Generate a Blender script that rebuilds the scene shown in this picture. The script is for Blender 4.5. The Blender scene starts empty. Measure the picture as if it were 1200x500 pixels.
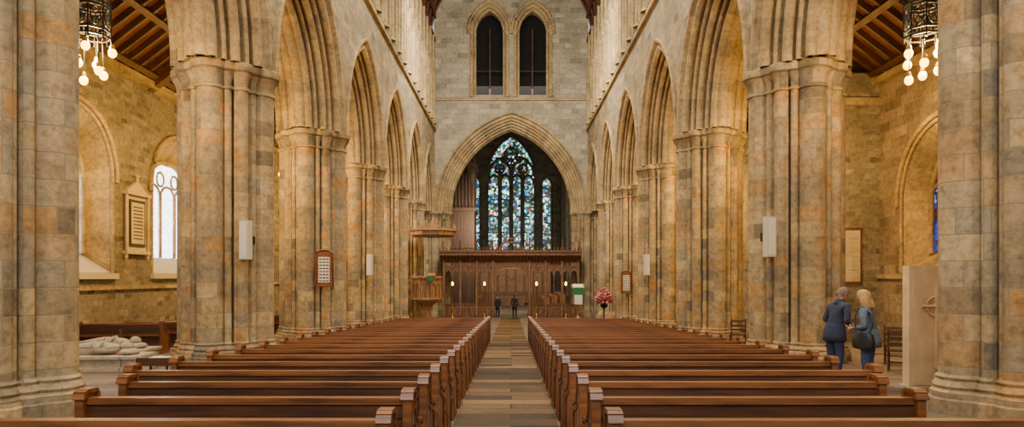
import bpy, bmesh, math, random
from math import sin, cos, pi, acos, sqrt, radians, atan2
from mathutils import Vector, Matrix
random.seed(7)
SC = bpy.context.scene
COL = SC.collection
CAMZ = 1.6
def fz(y):
    return -0.03*min(max(y,-6),54)

# ------------------------------------------------------------------ materials
def hexc(h, a=1.0):
    h=h.lstrip('#'); c=[]
    for i in (0,2,4):
        v=int(h[i:i+2],16)/255
        c.append(v/12.92 if v<=0.04045 else ((v+0.055)/1.055)**2.4)
    return (c[0],c[1],c[2],a)
def newmat(name):
    m=bpy.data.materials.new(name); m.use_nodes=True
    nt=m.node_tree; b=nt.nodes['Principled BSDF']
    return m,nt,b
def N(nt,t,**kw):
    n=nt.nodes.new(t)
    for k,v in kw.items(): setattr(n,k,v)
    return n
def ramp(nt,cols,interp='LINEAR'):
    r=N(nt,'ShaderNodeValToRGB'); cr=r.color_ramp; cr.interpolation=interp
    n=len(cols)
    for i,c in enumerate(cols):
        if isinstance(c,tuple): p,c=c
        else: p=i/(n-1) if interp=='LINEAR' else i/n
        if i<2: e=cr.elements[i]; e.position=p
        else: e=cr.elements.new(p)
        e.color=hexc(c)
    return r
def stone(name, cols, bw=0.6, rh=0.33, mortar='#6e655a', msize=0.012, bump=0.35, rough=0.9, noise_amt=0.55, distort=0.0, grime=.6):
    m,nt,b=newmat(name); L=nt.links
    uv=N(nt,'ShaderNodeUVMap'); uv.uv_map='UVMap'
    vec=uv.outputs[0]
    if distort>0:
        nz=N(nt,'ShaderNodeTexNoise'); nz.inputs['Scale'].default_value=2.2; nz.inputs['Detail'].default_value=3
        L.new(vec,nz.inputs['Vector'])
        ma=N(nt,'ShaderNodeVectorMath',operation='MULTIPLY_ADD'); ma.inputs[1].default_value=(distort,distort,0)
        L.new(nz.outputs['Color'],ma.inputs[0]); L.new(vec,ma.inputs[2]); vec=ma.outputs[0]
    br=N(nt,'ShaderNodeTexBrick'); L.new(vec,br.inputs['Vector'])
    br.inputs['Scale'].default_value=1; br.inputs['Brick Width'].default_value=bw; br.inputs['Row Height'].default_value=rh
    br.inputs['Mortar Size'].default_value=msize; br.inputs['Mortar Smooth'].default_value=0.4; br.inputs['Bias'].default_value=0
    br.inputs['Color1'].default_value=(0,0,0,1); br.inputs['Color2'].default_value=(1,1,1,1); br.inputs['Mortar'].default_value=(.5,.5,.5,1)
    br.offset=0.5; br.squash=0.75; br.squash_frequency=3
    r=ramp(nt,cols); L.new(br.outputs['Color'],r.inputs[0])
    tc=N(nt,'ShaderNodeTexCoord')
    n1=N(nt,'ShaderNodeTexNoise'); n1.inputs['Scale'].default_value=0.7; n1.inputs['Detail'].default_value=7; n1.inputs['Roughness'].default_value=.68
    L.new(tc.outputs['Object'],n1.inputs['Vector'])
    n2=N(nt,'ShaderNodeTexNoise'); n2.inputs['Scale'].default_value=7; n2.inputs['Detail'].default_value=8; n2.inputs['Roughness'].default_value=.75
    L.new(tc.outputs['Object'],n2.inputs['Vector'])
    r1=ramp(nt,[(0.32,'#7d766d'),(0.5,'#ddd2c2'),(0.68,'#ffffff')]); L.new(n1.outputs[0],r1.inputs[0])
    mx=N(nt,'ShaderNodeMixRGB',blend_type='MULTIPLY'); mx.inputs[0].default_value=noise_amt
    L.new(r.outputs[0],mx.inputs[1]); L.new(r1.outputs[0],mx.inputs[2])
    r2=ramp(nt,[(0.34,'#665f57'),(0.56,'#ffffff')]); L.new(n2.outputs[0],r2.inputs[0])
    mx2=N(nt,'ShaderNodeMixRGB',blend_type='MULTIPLY'); mx2.inputs[0].default_value=grime
    L.new(mx.outputs[0],mx2.inputs[1]); L.new(r2.outputs[0],mx2.inputs[2])
    mm=N(nt,'ShaderNodeMixRGB'); L.new(br.outputs['Fac'],mm.inputs[0]); L.new(mx2.outputs[0],mm.inputs[1]); mm.inputs[2].default_value=hexc(mortar)
    L.new(mm.outputs[0],b.inputs['Base Color'])
    b.inputs['Roughness'].default_value=rough
    b.inputs['Specular IOR Level'].default_value=.25
    h=N(nt,'ShaderNodeMath',operation='MULTIPLY_ADD'); L.new(br.outputs['Fac'],h.inputs[0]); h.inputs[1].default_value=-1.0; L.new(n2.outputs[0],h.inputs[2])
    bp=N(nt,'ShaderNodeBump'); bp.inputs['Strength'].default_value=bump; bp.inputs['Distance'].default_value=.035
    L.new(h.outputs[0],bp.inputs['Height']); L.new(bp.outputs[0],b.inputs['Normal'])
    return m
def wood(name,c1,c2,scale=(1,14,14),rough=.38,bump=.1):
    m,nt,b=newmat(name); L=nt.links
    tc=N(nt,'ShaderNodeTexCoord'); mp=N(nt,'ShaderNodeMapping'); mp.inputs['Scale'].default_value=scale
    L.new(tc.outputs['Object'],mp.inputs[0])
    n=N(nt,'ShaderNodeTexNoise'); n.inputs['Scale'].default_value=1.6; n.inputs['Detail'].default_value=8; n.inputs['Roughness'].default_value=.62
    L.new(mp.outputs[0],n.inputs['Vector'])
    oi=N(nt,'ShaderNodeObjectInfo')
    r=ramp(nt,[(0.28,c1),(0.7,c2)]); L.new(n.outputs[0],r.inputs[0])
    hs=N(nt,'ShaderNodeHueSaturation'); mr=N(nt,'ShaderNodeMapRange'); mr.inputs[3].default_value=.8; mr.inputs[4].default_value=1.2
    L.new(oi.outputs['Random'],mr.inputs[0]); L.new(mr.outputs[0],hs.inputs['Value']); L.new(r.outputs[0],hs.inputs['Color'])
    L.new(hs.outputs[0],b.inputs['Base Color']); b.inputs['Roughness'].default_value=rough
    bp=N(nt,'ShaderNodeBump'); bp.inputs['Strength'].default_value=bump; bp.inputs['Distance'].default_value=.01
    L.new(n.outputs[0],bp.inputs['Height']); L.new(bp.outputs[0],b.inputs['Normal'])
    return m
def plain(name,c,rough=.6,metal=0,nscale=8,var=.25,emit=0):
    m,nt,b=newmat(name); L=nt.links
    tc=N(nt,'ShaderNodeTexCoord'); n=N(nt,'ShaderNodeTexNoise'); n.inputs['Scale'].default_value=nscale; n.inputs['Detail'].default_value=4
    L.new(tc.outputs['Object'],n.inputs['Vector'])
    mr=N(nt,'ShaderNodeMapRange'); mr.inputs[1].default_value=.3; mr.inputs[2].default_value=.7; mr.inputs[3].default_value=1-var; mr.inputs[4].default_value=1+var*.4
    L.new(n.outputs[0],mr.inputs[0])
    hs=N(nt,'ShaderNodeHueSaturation'); hs.inputs['Color'].default_value=hexc(c); L.new(mr.outputs[0],hs.inputs['Value'])
    L.new(hs.outputs[0],b.inputs['Base Color']); b.inputs['Roughness'].default_value=rough; b.inputs['Metallic'].default_value=metal
    if emit:
        b.inputs['Emission Color'].default_value=hexc(c); b.inputs['Emission Strength'].default_value=emit
    return m
def glass_clear(name,strength=4.5,col='#eef3ff'):
    m,nt,b=newmat(name); L=nt.links
    uv=N(nt,'ShaderNodeUVMap'); uv.uv_map='UVMap'
    mp=N(nt,'ShaderNodeMapping'); mp.inputs['Rotation'].default_value=(0,0,radians(45)); L.new(uv.outputs[0],mp.inputs[0])
    br=N(nt,'ShaderNodeTexBrick'); br.offset=0; br.inputs['Scale'].default_value=1; br.inputs['Brick Width'].default_value=.16; br.inputs['Row Height'].default_value=.16
    br.inputs['Mortar Size'].default_value=.008; br.inputs['Color1'].default_value=hexc(col); br.inputs['Color2'].default_value=hexc('#c9d8e6'); br.inputs['Mortar'].default_value=(.05,.05,.05,1)
    L.new(mp.outputs[0],br.inputs['Vector'])
    L.new(br.outputs['Color'],b.inputs['Emission Color']); b.inputs['Emission Strength'].default_value=strength
    L.new(br.outputs['Color'],b.inputs['Base Color'])
    return m
def glass_stained(name,cols,strength=1.5,scale=2.6,sat=.75,figures=False):
    m,nt,b=newmat(name); L=nt.links
    uv=N(nt,'ShaderNodeUVMap'); uv.uv_map='UVMap'
    v1=N(nt,'ShaderNodeTexVoronoi'); v1.inputs['Scale'].default_value=scale; L.new(uv.outputs[0],v1.inputs['Vector'])
    v2=N(nt,'ShaderNodeTexVoronoi',feature='DISTANCE_TO_EDGE'); v2.inputs['Scale'].default_value=scale; L.new(uv.outputs[0],v2.inputs['Vector'])
    r=ramp(nt,cols,'CONSTANT'); L.new(v1.outputs['Color'],r.inputs[0])
    col=r.outputs[0]
    v3=N(nt,'ShaderNodeTexVoronoi'); v3.inputs['Scale'].default_value=scale*.28; L.new(uv.outputs[0],v3.inputs['Vector'])
    rb=ramp(nt,['#2a7a5c','#ffffff','#2c6c8c','#e8fff6','#146058','#f4fff6','#24506a','#e0fff4'],'CONSTANT'); L.new(v3.outputs['Color'],rb.inputs[0])
    mm=N(nt,'ShaderNodeMixRGB',blend_type='MULTIPLY'); mm.inputs[0].default_value=sat; L.new(col,mm.inputs[1]); L.new(rb.outputs[0],mm.inputs[2])
    lt=N(nt,'ShaderNodeMath',operation='GREATER_THAN'); lt.inputs[1].default_value=.05; L.new(v2.outputs['Distance'],lt.inputs[0])
    m2=N(nt,'ShaderNodeMixRGB'); L.new(lt.outputs[0],m2.inputs[0]); m2.inputs[1].default_value=(.003,.003,.004,1); L.new(mm.outputs[0],m2.inputs[2])
    L.new(m2.outputs[0],b.inputs['Emission Color']); b.inputs['Emission Strength'].default_value=strength
    b.inputs['Base Color'].default_value=(.02,.02,.02,1)
    return m

M_PIER=stone('pier_ashlar',['#80745f','#c0a778','#a3947a','#cdb484','#aa9a7c','#c29a64','#b3a281','#918672','#cab07e','#a69675'],bw=.75,rh=.36,bump=.5,mortar='#857962',msize=.008,noise_amt=.65,grime=.55)
M_ARCH=stone('arch_voussoir',['#988a6c','#c4aa78','#b09d78','#d0b47e','#a49476','#c0a16c'],bw=3.0,rh=.42,bump=.3,mortar='#857962',msize=.008,noise_amt=.6,grime=.55)
M_NAVE=stone('nave_ashlar',['#827866','#b5a384','#9a8e78','#c0ac86','#a49780','#ae9570'],bw=.75,rh=.33,bump=.5,mortar='#807562',noise_amt=.6,grime=.55)
M_EAST=stone('east_wall_ashlar',['#918b79','#bab097','#a69e8b','#c5ba9e','#aea48d'],bw=.85,rh=.4,mortar='#807969',msize=.014,bump=.45,noise_amt=.55,grime=.55)
M_RUB=stone('aisle_rubble',['#676058','#978d7f','#7e7669','#a69a88','#888072','#988b78'],bw=.48,rh=.19,mortar='#8b8276',msize=.012,bump=1.0,distort=.22)
M_RED=stone('south_aisle_ashlar',['#7e6e62','#a08e78','#8f7e6e','#ae9a84','#7c7064','#998874'],bw=.7,rh=.33,bump=.6,mortar='#84766a')
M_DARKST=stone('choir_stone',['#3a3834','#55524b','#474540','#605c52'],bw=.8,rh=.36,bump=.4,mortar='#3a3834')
M_FLOOR=stone('floor_flags',['#5c5248','#857766','#6d6155','#94836f'],bw=.9,rh=.6,mortar='#4a433b',bump=.15,rough=.6)
M_AISLE=stone('aisle_paving',['#2c1e0e','#856840','#3c2a16','#92744a','#543d20','#291d10','#785d36'],bw=6.0,rh=.42,mortar='#2a1d12',msize=.014,bump=.12,rough=.7,grime=.4)
M_PEW=wood('pew_oak','#45260f','#925a2e',rough=.36)
M_PEWD=wood('pew_oak_panel','#2b160a','#5e381b',rough=.45)
M_ROOF=wood('roof_boards','#3a1c0c','#83492a',scale=(1,5,1),rough=.6)
M_BEAM=wood('roof_beams','#22110a','#5a3218',scale=(1,5,1),rough=.6)
M_SCREEN=wood('screen_oak','#3c210e','#80522e',scale=(5,5,1),rough=.5)
M_ORGAN=wood('organ_oak','#1c0f08','#3e271a',scale=(5,5,1),rough=.6)
M_PULP=wood('pulpit_oak','#62431f','#a0754a',scale=(5,5,1),rough=.5)
M_IRON=plain('black_iron','#15130f',rough=.5,metal=.6)
M_BULB=plain('lamp_bulb','#ffc238',emit=13,var=0)
M_BRASS=plain('brass','#b08a3c',rough=.35,metal=.9)
M_WHITE=plain('cream_paint','#b9b09b',rough=.5,var=.08)
M_PAPER=plain('paper','#ccc6b6',rough=.8,var=.05)
M_INK=plain('dark_ink','#2a2622',rough=.8)
M_PALE=stone('pale_sandstone',['#c2ab88','#d0ba95','#c7b08c'],bw=3,rh=3,bump=.3,noise_amt=.35,msize=.001,grime=.2)
M_SLAB=plain('cream_slab_stone','#d8b888',rough=.85,nscale=3,var=.25)
M_TOMB=stone('tomb_stone',['#b3a998','#c8bda9','#d2c7b2'],bw=2,rh=.5,bump=.5,noise_amt=.4,grime=.35)
M_BLACK=plain('dark_void','#0a0807',rough=.9)
M_GLASS=glass_clear('leaded_clear_glass',7)
M_GLASS2=glass_clear('clerestory_glass',3)
M_STAIN=glass_stained('stained_glass_east',['#0a2c23','#dff5e4','#0f6a4a','#12455a','#eefaee','#0a2c1c','#8fd0b8','#8e3a2a','#1f5a9a','#f5fff4','#123c34','#cfe8da','#0a1c18'],3.4,4.0,.8)
M_STAIN2=glass_stained('stained_glass_blue',['#0b1f7a','#2347d0','#7a1f28','#c9d8ff','#102a90'],.9,5,.3)
M_GREEN=plain('green_cloth','#1f6a3a',rough=.9)
M_LEAF=plain('leaves','#2f5a24',rough=.7)
M_PINK=plain('pink_petals','#e0607a',rough=.7)

# ------------------------------------------------------------------ mesh builder
class MB:
    def __init__(s): s.v=[];s.f=[];s.u=[];s.m=[];s.sm=[];s.mats=[]
    def mi(s,mat):
        if mat not in s.mats: s.mats.append(mat)
        return s.mats.index(mat)
    def face(s,pts,mat,uv=None,smooth=False):
        b=len(s.v); s.v+= [tuple(p) for p in pts]
        s.f.append(tuple(range(b,b+len(pts))))
        if uv is None: uv=s.auto(pts)
        s.u.append(uv); s.m.append(s.mi(mat)); s.sm.append(smooth)
    def auto(s,pts):
        P=[Vector(p) for p in pts]; n=Vector((0,0,0))
        for i in range(len(P)): n+=P[i].cross(P[(i+1)%len(P)])
        a=[abs(c) for c in n]
        if a[2]>=a[0] and a[2]>=a[1]: return [(p[0],p[1]) for p in P]
        if a[0]>=a[1]: return [(p[1],p[2]) for p in P]
        return [(p[0],p[2]) for p in P]
    def grid(s,P,mat,UV=None,smooth=True,closed=False):
        b=len(s.v); R=len(P); C=len(P[0])
        for row in P: s.v+=[tuple(p) for p in row]
        k=s.mi(mat)
        for i in range(R-1):
            for j in range(C if closed else C-1):
                j2=(j+1)%C
                s.f.append((b+i*C+j,b+i*C+j2,b+(i+1)*C+j2,b+(i+1)*C+j))
                if UV: s.u.append([UV[i][j],UV[i][j2],UV[i+1][j2],UV[i+1][j]])
                else: s.u.append(s.auto([P[i][j],P[i][j2],P[i+1][j2],P[i+1][j]]))
                s.m.append(k); s.sm.append(smooth)
    def box(s,x0,x1,y0,y1,z0,z1,mat):
        a=[(x0,y0,z0),(x1,y0,z0),(x1,y1,z0),(x0,y1,z0),(x0,y0,z1),(x1,y0,z1),(x1,y1,z1),(x0,y1,z1)]
        for q in ((0,3,2,1),(4,5,6,7),(0,1,5,4),(1,2,6,5),(2,3,7,6),(3,0,4,7)): s.face([a[i] for i in q],mat)
    def obox(s,c,ax,ay,az,mat):
        c=Vector(c);ax=Vector(ax);ay=Vector(ay);az=Vector(az)
        a=[c-ax-ay-az,c+ax-ay-az,c+ax+ay-az,c-ax+ay-az,c-ax-ay+az,c+ax-ay+az,c+ax+ay+az,c-ax+ay+az]
        for q in ((0,3,2,1),(4,5,6,7),(0,1,5,4),(1,2,6,5),(2,3,7,6),(3,0,4,7)): s.face([a[i] for i in q],mat)
    def tube(s,pts,r,mat,n=8,closed=False,caps=True):
        P=[Vector(p) for p in pts]; rows=[]
        R=r if isinstance(r,(list,tuple)) else [r]*len(P)
        for i,p in enumerate(P):
            if closed: d=P[(i+1)%len(P)]-P[i-1]
            else: d=P[min(i+1,len(P)-1)]-P[max(i-1,0)]
            if d.length<1e-9: d=Vector((0,0,1))
            d.normalize(); up=Vector((0,0,1)) if abs(d.z)<.9 else Vector((0,1,0))
            a=d.cross(up).normalized(); b2=d.cross(a).normalized()
            rows.append([p+R[i]*(cos(2*pi*k/n)*a+sin(2*pi*k/n)*b2) for k in range(n)])
        if closed: rows.append(rows[0])
        s.grid(rows,mat,closed=True)
        if caps and not closed:
            s.face(rows[0],mat); s.face(rows[-1],mat)
    def lathe(s,prof,c,mat,n=24,smooth=True):
        rows=[[(c[0]+r*cos(2*pi*k/n),c[1]+r*sin(2*pi*k/n),c[2]+z) for k in range(n+1)] for r,z in prof]
        UV=[[(2*pi*max(r,.05)*k/n,z) for k in range(n+1)] for r,z in prof]
        s.grid(rows,mat,UV,smooth=smooth)
    def ell(s,c,r,mat,nu=16,nv=10,rot=None):
        rows=[]
        for i in range(nv+1):
            t=pi*i/nv; row=[]
            for k in range(nu):
                p=Vector((r[0]*sin(t)*cos(2*pi*k/nu),r[1]*sin(t)*sin(2*pi*k/nu),r[2]*cos(t)))
                if rot: p=rot@p
                row.append(Vector(c)+p)
            rows.append(row)
        s.grid(rows,mat,closed=True)
    def done(s,name,loc=(0,0,0),parent=None,sharp=None,bevel=0):
        me=bpy.data.meshes.new(name); me.from_pydata(s.v,[],s.f)
        for m in s.mats: me.materials.append(m)
        uvl=me.uv_layers.new(name='UVMap')
        flat=[c for f in s.u for uv in f for c in uv]
        uvl.data.foreach_set('uv',flat)
        me.polygons.foreach_set('material_index',s.m); me.polygons.foreach_set('use_smooth',s.sm)
        me.update()
        if sharp:
            try: me.set_sharp_from_angle(angle=radians(sharp))
            except Exception: pass
        o=bpy.data.objects.new(name,me); COL.objects.link(o); o.location=loc
        if parent: o.parent=parent
        if bevel:
            bv=o.modifiers.new('bevel','BEVEL'); bv.width=bevel; bv.segments=2; bv.limit_method='ANGLE'
        return o

def arc_pts(uc,zs,R,c,n=14):
    L=[]; fm=acos(c/R)
    for i in range(n+1):
        f=fm*i/n; L.append((uc+c-R*cos(f),zs+R*sin(f)))
    Rr=[(2*uc-u,z) for u,z in reversed(L[:-1])]
    return L+Rr
def ac(a,h):
    R=(a*a+h*h)/(2*a); return R,R-a
def panel(mb,mp,u0,u1,z0,z1,uc,a,h,zb,zs,mat,l=0,depth=.4,rmat=None,n=10,splay=0,rise=0):
    rmat=rmat or mat; R,c=ac(a,h)
    A=arc_pts(uc,zs,R,c,n)
    def q(ua,za,ub,zb_):
        if ub-ua<1e-4 or zb_-za<1e-4: return
        mb.face([mp(ua,za,l),mp(ub,za,l),mp(ub,zb_,l),mp(ua,zb_,l)],mat,[(ua,za),(ub,za),(ub,zb_),(ua,zb_)])
    q(u0,z0,uc-a,z1); q(uc+a,z0,u1,z1); q(uc-a,z0,uc+a,zb)
    for i in range(len(A)-1):
        (ua,za),(ub,zb2)=A[i],A[i+1]
        mb.face([mp(ua,za,l),mp(ub,zb2,l),mp(ub,z1,l),mp(ua,z1,l)],mat,[(ua,za),(ub,zb2),(ub,z1),(ua,z1)])
    out=[(uc-a,zb)]+A+[(uc+a,zb),(uc-a,zb)]
    s=0;Lr=[]
    f=1-splay
    for i,p in enumerate(out):
        if i: s+=math.dist(p,out[i-1])
        Lr.append(s)
    rows=[[mp(u,z,l) for u,z in out],[mp(uc+(u-uc)*f,(zb+rise+(z-zb)*(f if splay else 1)) ,l-depth) for u,z in out]]
    mb.grid(rows,rmat,[[(0,t) for t in Lr],[(depth,t) for t in Lr]],smooth=False)
def fill(mb,mp,uc,a,h,zb,zs,l,mat,n=10):
    R,c=ac(a,h); A=arc_pts(uc,zs,R,c,n)
    for i in range(len(A)-1):
        (ua,za),(ub,zb2)=A[i],A[i+1]
        mb.face([mp(ua,zb,l),mp(ub,zb,l),mp(ub,zb2,l),mp(ua,za,l)],mat,[(ua,zb),(ub,zb),(ub,zb2),(ua,za)])
def archtube(mb,mp,uc,a,h,zb,zs,l,r,mat,n=10,sides=6,jamb=True):
    R,c=ac(a,h); A=arc_pts(uc,zs,R,c,n)
    if jamb: A=[(uc-a,zb)]+A+[(uc+a,zb)]
    mb.tube([mp(u,z,l) for u,z in A],r,mat,n=sides)
def sweep(mb,prof,c,uc,zs,mp,mat,n=18):
    pl=[0]
    for i in range(1,len(prof)): pl.append(pl[-1]+math.dist(prof[i],prof[i-1]))
    for sgn in (1,-1):
        rows=[];UV=[]
        for i in range(n+1):
            t=i/n;row=[];uvr=[]
            for (R,l),d in zip(prof,pl):
                f=acos(c/R)*t
                u=c-R*cos(f); z=R*sin(f)
                row.append(mp(uc+sgn*u,zs+z,l)); uvr.append((d*.8+ (0 if sgn>0 else 5.3),prof[0][0]*acos(c/prof[0][0])*t))
            rows.append(row);UV.append(uvr)
        mb.grid(rows,mat,UV,smooth=True)
def roll(cx,cl,r,a0,a1,n=6):
    return [(cx+r*cos(radians(a0+(a1-a0)*i/n)),cl+r*sin(radians(a0+(a1-a0)*i/n))) for i in range(n+1)]

# ------------------------------------------------------------------ piers
PX=7.15; PY=[2.2,9.6,17.1,24.6,32.0,39.4,46.8]
CAPZ=6.68
def pcircles():
    C=[(0,0,.64)]
    for k in range(4):
        a=k*pi/2
        def rt(x,y,r): return (x*cos(a)-y*sin(a),x*sin(a)+y*cos(a),r)
        C.append(rt(.885,0,.305)); C.append(rt(.655,.655,.135))
        C.append(rt(.82,.40,.085)); C.append(rt(.40,.82,.085))
        C.append(rt(.73,.535,.045)); C.append(rt(.535,.73,.045))
    return C
PC=pcircles()
def prof(dr,n=400,sc=1):
    out=[]
    for i in range(n+1):
        t=2*pi*i/n; dx,dy=cos(t),sin(t); best=0
        for x,y,r in PC:
            r2=r+dr; b=x*dx+y*dy; disc=r2*r2-(x*x+y*y-b*b)
            if disc>0: best=max(best,b+sqrt(disc))
        out.append((best*dx*sc,best*dy*sc))
    return out
def build_pier(name,x,y,sc=1,ztop=CAPZ,mb=None):
    zb=fz(y)-.1
    B=zb+.1
    lv=[(zb,.13),(B+.2,.13),(B+.22,.1),(B+.3,.1),(B+.34,.05),(B+.38,.075),(B+.43,.05),(B+.46,.02),(B+.5,.04),(B+.54,.0)]
    z=B+.54
    zc=ztop-.66
    while z+.9<zc: z+=.9; lv.append((z,0))
    lv+=[(zc,0),(zc+.02,.04),(zc+.08,.04),(zc+.10,.0),(zc+.24,.015),(zc+.34,.06),(zc+.41,.11),(zc+.44,.06),(zc+.47,.13),(zc+.53,.15),(zc+.62,.15),(zc+.66,.10)]
    own=mb is None
    ox,oy=(0,0) if own else (x,y)
    if own: mb=MB()
    rows=[];UV=[]
    base=prof(0,sc=sc); per=[0]
    for i in range(1,len(base)): per.append(per[-1]+math.dist(base[i],base[i-1]))
    off=random.random()*5
    cache={}
    for z,d in lv:
        if d not in cache: cache[d]=prof(d,sc=sc)
        rows.append([(ox+px,oy+py,z) for px,py in cache[d]]); UV.append([(p+off,z) for p in per])
    mb.grid(rows,M_PIER,UV,smooth=True)
    mb.face(rows[-1][:-1],M_PIER)
    if own: return mb.done(name,(x,y,0),sharp=38)
for s in (-1,1):
    for y in PY:
        yy=y
        if y==9.6: yy=9.33 if s<0 else 9.45
        build_pier('stone_pier',s*PX,yy)

# ------------------------------------------------------------------ arcade arches + walls
C0=1.4
hp=[(4.98,1.08),(4.99,1.2),(4.93,1.25),(4.84,1.22),(4.80,1.08)]
for k in range(5):
    rr=.125 if k%2==0 else .07
    hp+=roll(4.62-.2*k,.99-.19*k,rr,20,250,7)
    if k<4:
        hp.append((4.62-.2*k-.1+.115,.99-.19*k-.095-.115))
hp+=roll(3.83,0,.2,90,180,4)
full=hp+[(r,-l) for r,l in reversed(hp[:-1])]
bays=[(PY[i]+PY[i+1])/2 for i in range(len(PY)-1)]+[(46.8+54.2)/2]
for s in (-1,1):
    mp=lambda u,z,l,s=s:(s*(PX-l),u,z)
    mb=MB()
    for yb in bays: sweep(mb,full,C0,yb,CAPZ-.02,mp,M_ARCH)
    ZT=13.2
    edges=[PY[0]-3.7]+[(bays[i]+bays[i+1])/2 for i in range(len(bays)-1)]+[54.6]
    for l in (1.1,-1.1):
        for i,yb in enumerate(bays):
            u0,u1=edges[i],edges[i+1]
            if i==0: u0=PY[0]-.5
            A=arc_pts(yb,CAPZ,4.82,C0,16)
            for (ua,za),(ub,zb) in zip(A[:-1],A[1:]):
                mb.face([mp(ua,za,l),mp(ub,zb,l),mp(ub,ZT,l),mp(ua,ZT,l)],M_NAVE,[(ua,za),(ub,zb),(ub,ZT),(ua,ZT)])
            for ua,ub in ((u0,A[0][0]),(A[-1][0],u1)):
                if ub>ua: mb.face([mp(ua,CAPZ,l),mp(ub,CAPZ,l),mp(ub,ZT,l),mp(ua,ZT,l)],M_NAVE,[(ua,CAPZ),(ub,CAPZ),(ub,ZT),(ua,ZT)])
    mb.box(min(s*5.9,s*6.1),max(s*5.9,s*6.1),0,54.1,13.0,13.2,M_ARCH)
    mb.box(min(s*6.05,s*8.25),max(s*6.05,s*8.25),0,54.1,13.18,13.24,M_ARCH)
    mc=lambda u,z,l,s=s:(s*(6.05-l),u,z)
    pit=1.85; u=2.4
    while u+pit<54.3:
        panel(mb,mc,u,u+pit,13.24,20.2,u+pit/2,.70,1.2,13.5,16.9,M_NAVE,0,.6,M_ARCH,n=5)
        archtube(mb,mc,u+pit/2,.74,1.25,13.4,16.9,.03,.08,M_ARCH,n=5)
        for (dl,rr) in ((.1,.15),(-.1,.1)):
            mb.tube([mc(u,13.3,dl),mc(u,16.8,dl)],rr,M_ARCH,n=8)
        mb.tube([mc(u,16.9,.06),mc(u,20.1,.06)],.09,M_ARCH,n=6)
        mb.lathe([(.12,0),(.22,.12),(.26,.2),(.26,.26)],mc(u,16.7,.1),M_ARCH,n=10)
        mb.lathe([(.25,0),(.2,.12),(.13,.2)],mc(u,13.24,.1),M_ARCH,n=10)
        u+=pit
    mw=lambda u,z,l,s=s:(s*(8.0-l),u,z)
    for i,yb in enumerate(bays):
        u0=edges[i] if i else PY[0]-.5
        um=yb
        panel(mb,mw,u0,um,13.2,20.2,um-1.7,.75,1.3,14.0,16.9,M_NAVE,0,.4,M_ARCH,n=5)
        panel(mb,mw,um,edges[i+1],13.2,20.2,um+1.7,.75,1.3,14.0,16.9,M_NAVE,0,.4,M_ARCH,n=5)
        for q in (-1.7,1.7): fill(mb,mw,um+q,.75,1.3,14.0,16.9,-.35,M_GLASS2,n=5)
    mb.box(min(s*5.95,s*6.3),max(s*5.95,s*6.3),0,54.1,20.05,20.3,M_BEAM)
    mb.done('arcade_wall_'+('north' if s<0 else 'south'),sharp=40)

# ------------------------------------------------------------------ floor
mb=MB()
ys=[-6+2*i for i in range(31)]
for a,b in zip(ys[:-1],ys[1:]):
    mb.face([(-13.2,a,fz(a)),(13.2,a,fz(a)),(13.2,b,fz(b)),(-13.2,b,fz(b))],M_FLOOR)
mb.face([(-13.2,54,-1.62),(13.2,54,-1.62),(13.2,82,-1.62),(-13.2,82,-1.62)],M_FLOOR)
mb.done('floor')
mb=MB()
for a,b in zip(ys[:-1],ys[1:]):
    if a<-2 or b>52: continue
    mb.face([(-.72,a,fz(a)+.012),(.58,a,fz(a)+.012),(.58,b,fz(b)+.012),(-.72,b,fz(b)+.012)],M_AISLE)
mb.done('centre_aisle_paving')

# ------------------------------------------------------------------ side aisle walls
AW=13.0; ZW=8.45
def aisle_roof(s):
    mb=MB()
    x0,z0,x1,z1=AW+.1,ZW,8.2,12.2
    mb.face([(s*x0,-2,z0+.2),(s*x0,54,z0+.2),(s*x1,54,z1+.2),(s*x1,-2,z1+.2)],M_ROOF)
    d=Vector((s*(x1-x0),0,z1-z0)); c=Vector((s*(x0+x1)/2,0,(z0+z1)/2+.06))
    dn=d.normalized(); nn=Vector((0,1,0)).cross(dn)
    y=-1.5
    while y<54:
        mb.obox(c+Vector((0,y,0)),d/2,Vector((0,.055,0)),nn*.09,M_BEAM); y+=.62
    for t in (.08,.36,.64,.92):
        p=Vector((s*x0,26,z0))+d*t
        mb.obox(p,dn*.1,Vector((0,28,0)),nn*.14,M_BEAM)
    for y in PY:
        mb.obox(c+Vector((0,y,-.15)),d/2,Vector((0,.16,0)),nn*.2,M_BEAM)
    mb.box(min(s*12.75,s*13.1),max(s*12.75,s*13.1),-2,54,ZW-.15,ZW+.1,M_ARCH)
    return mb.done('ceiling_aisle_'+('north' if s<0 else 'south'))
aisle_roof(-1); aisle_roof(1)
RISE=.62
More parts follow.
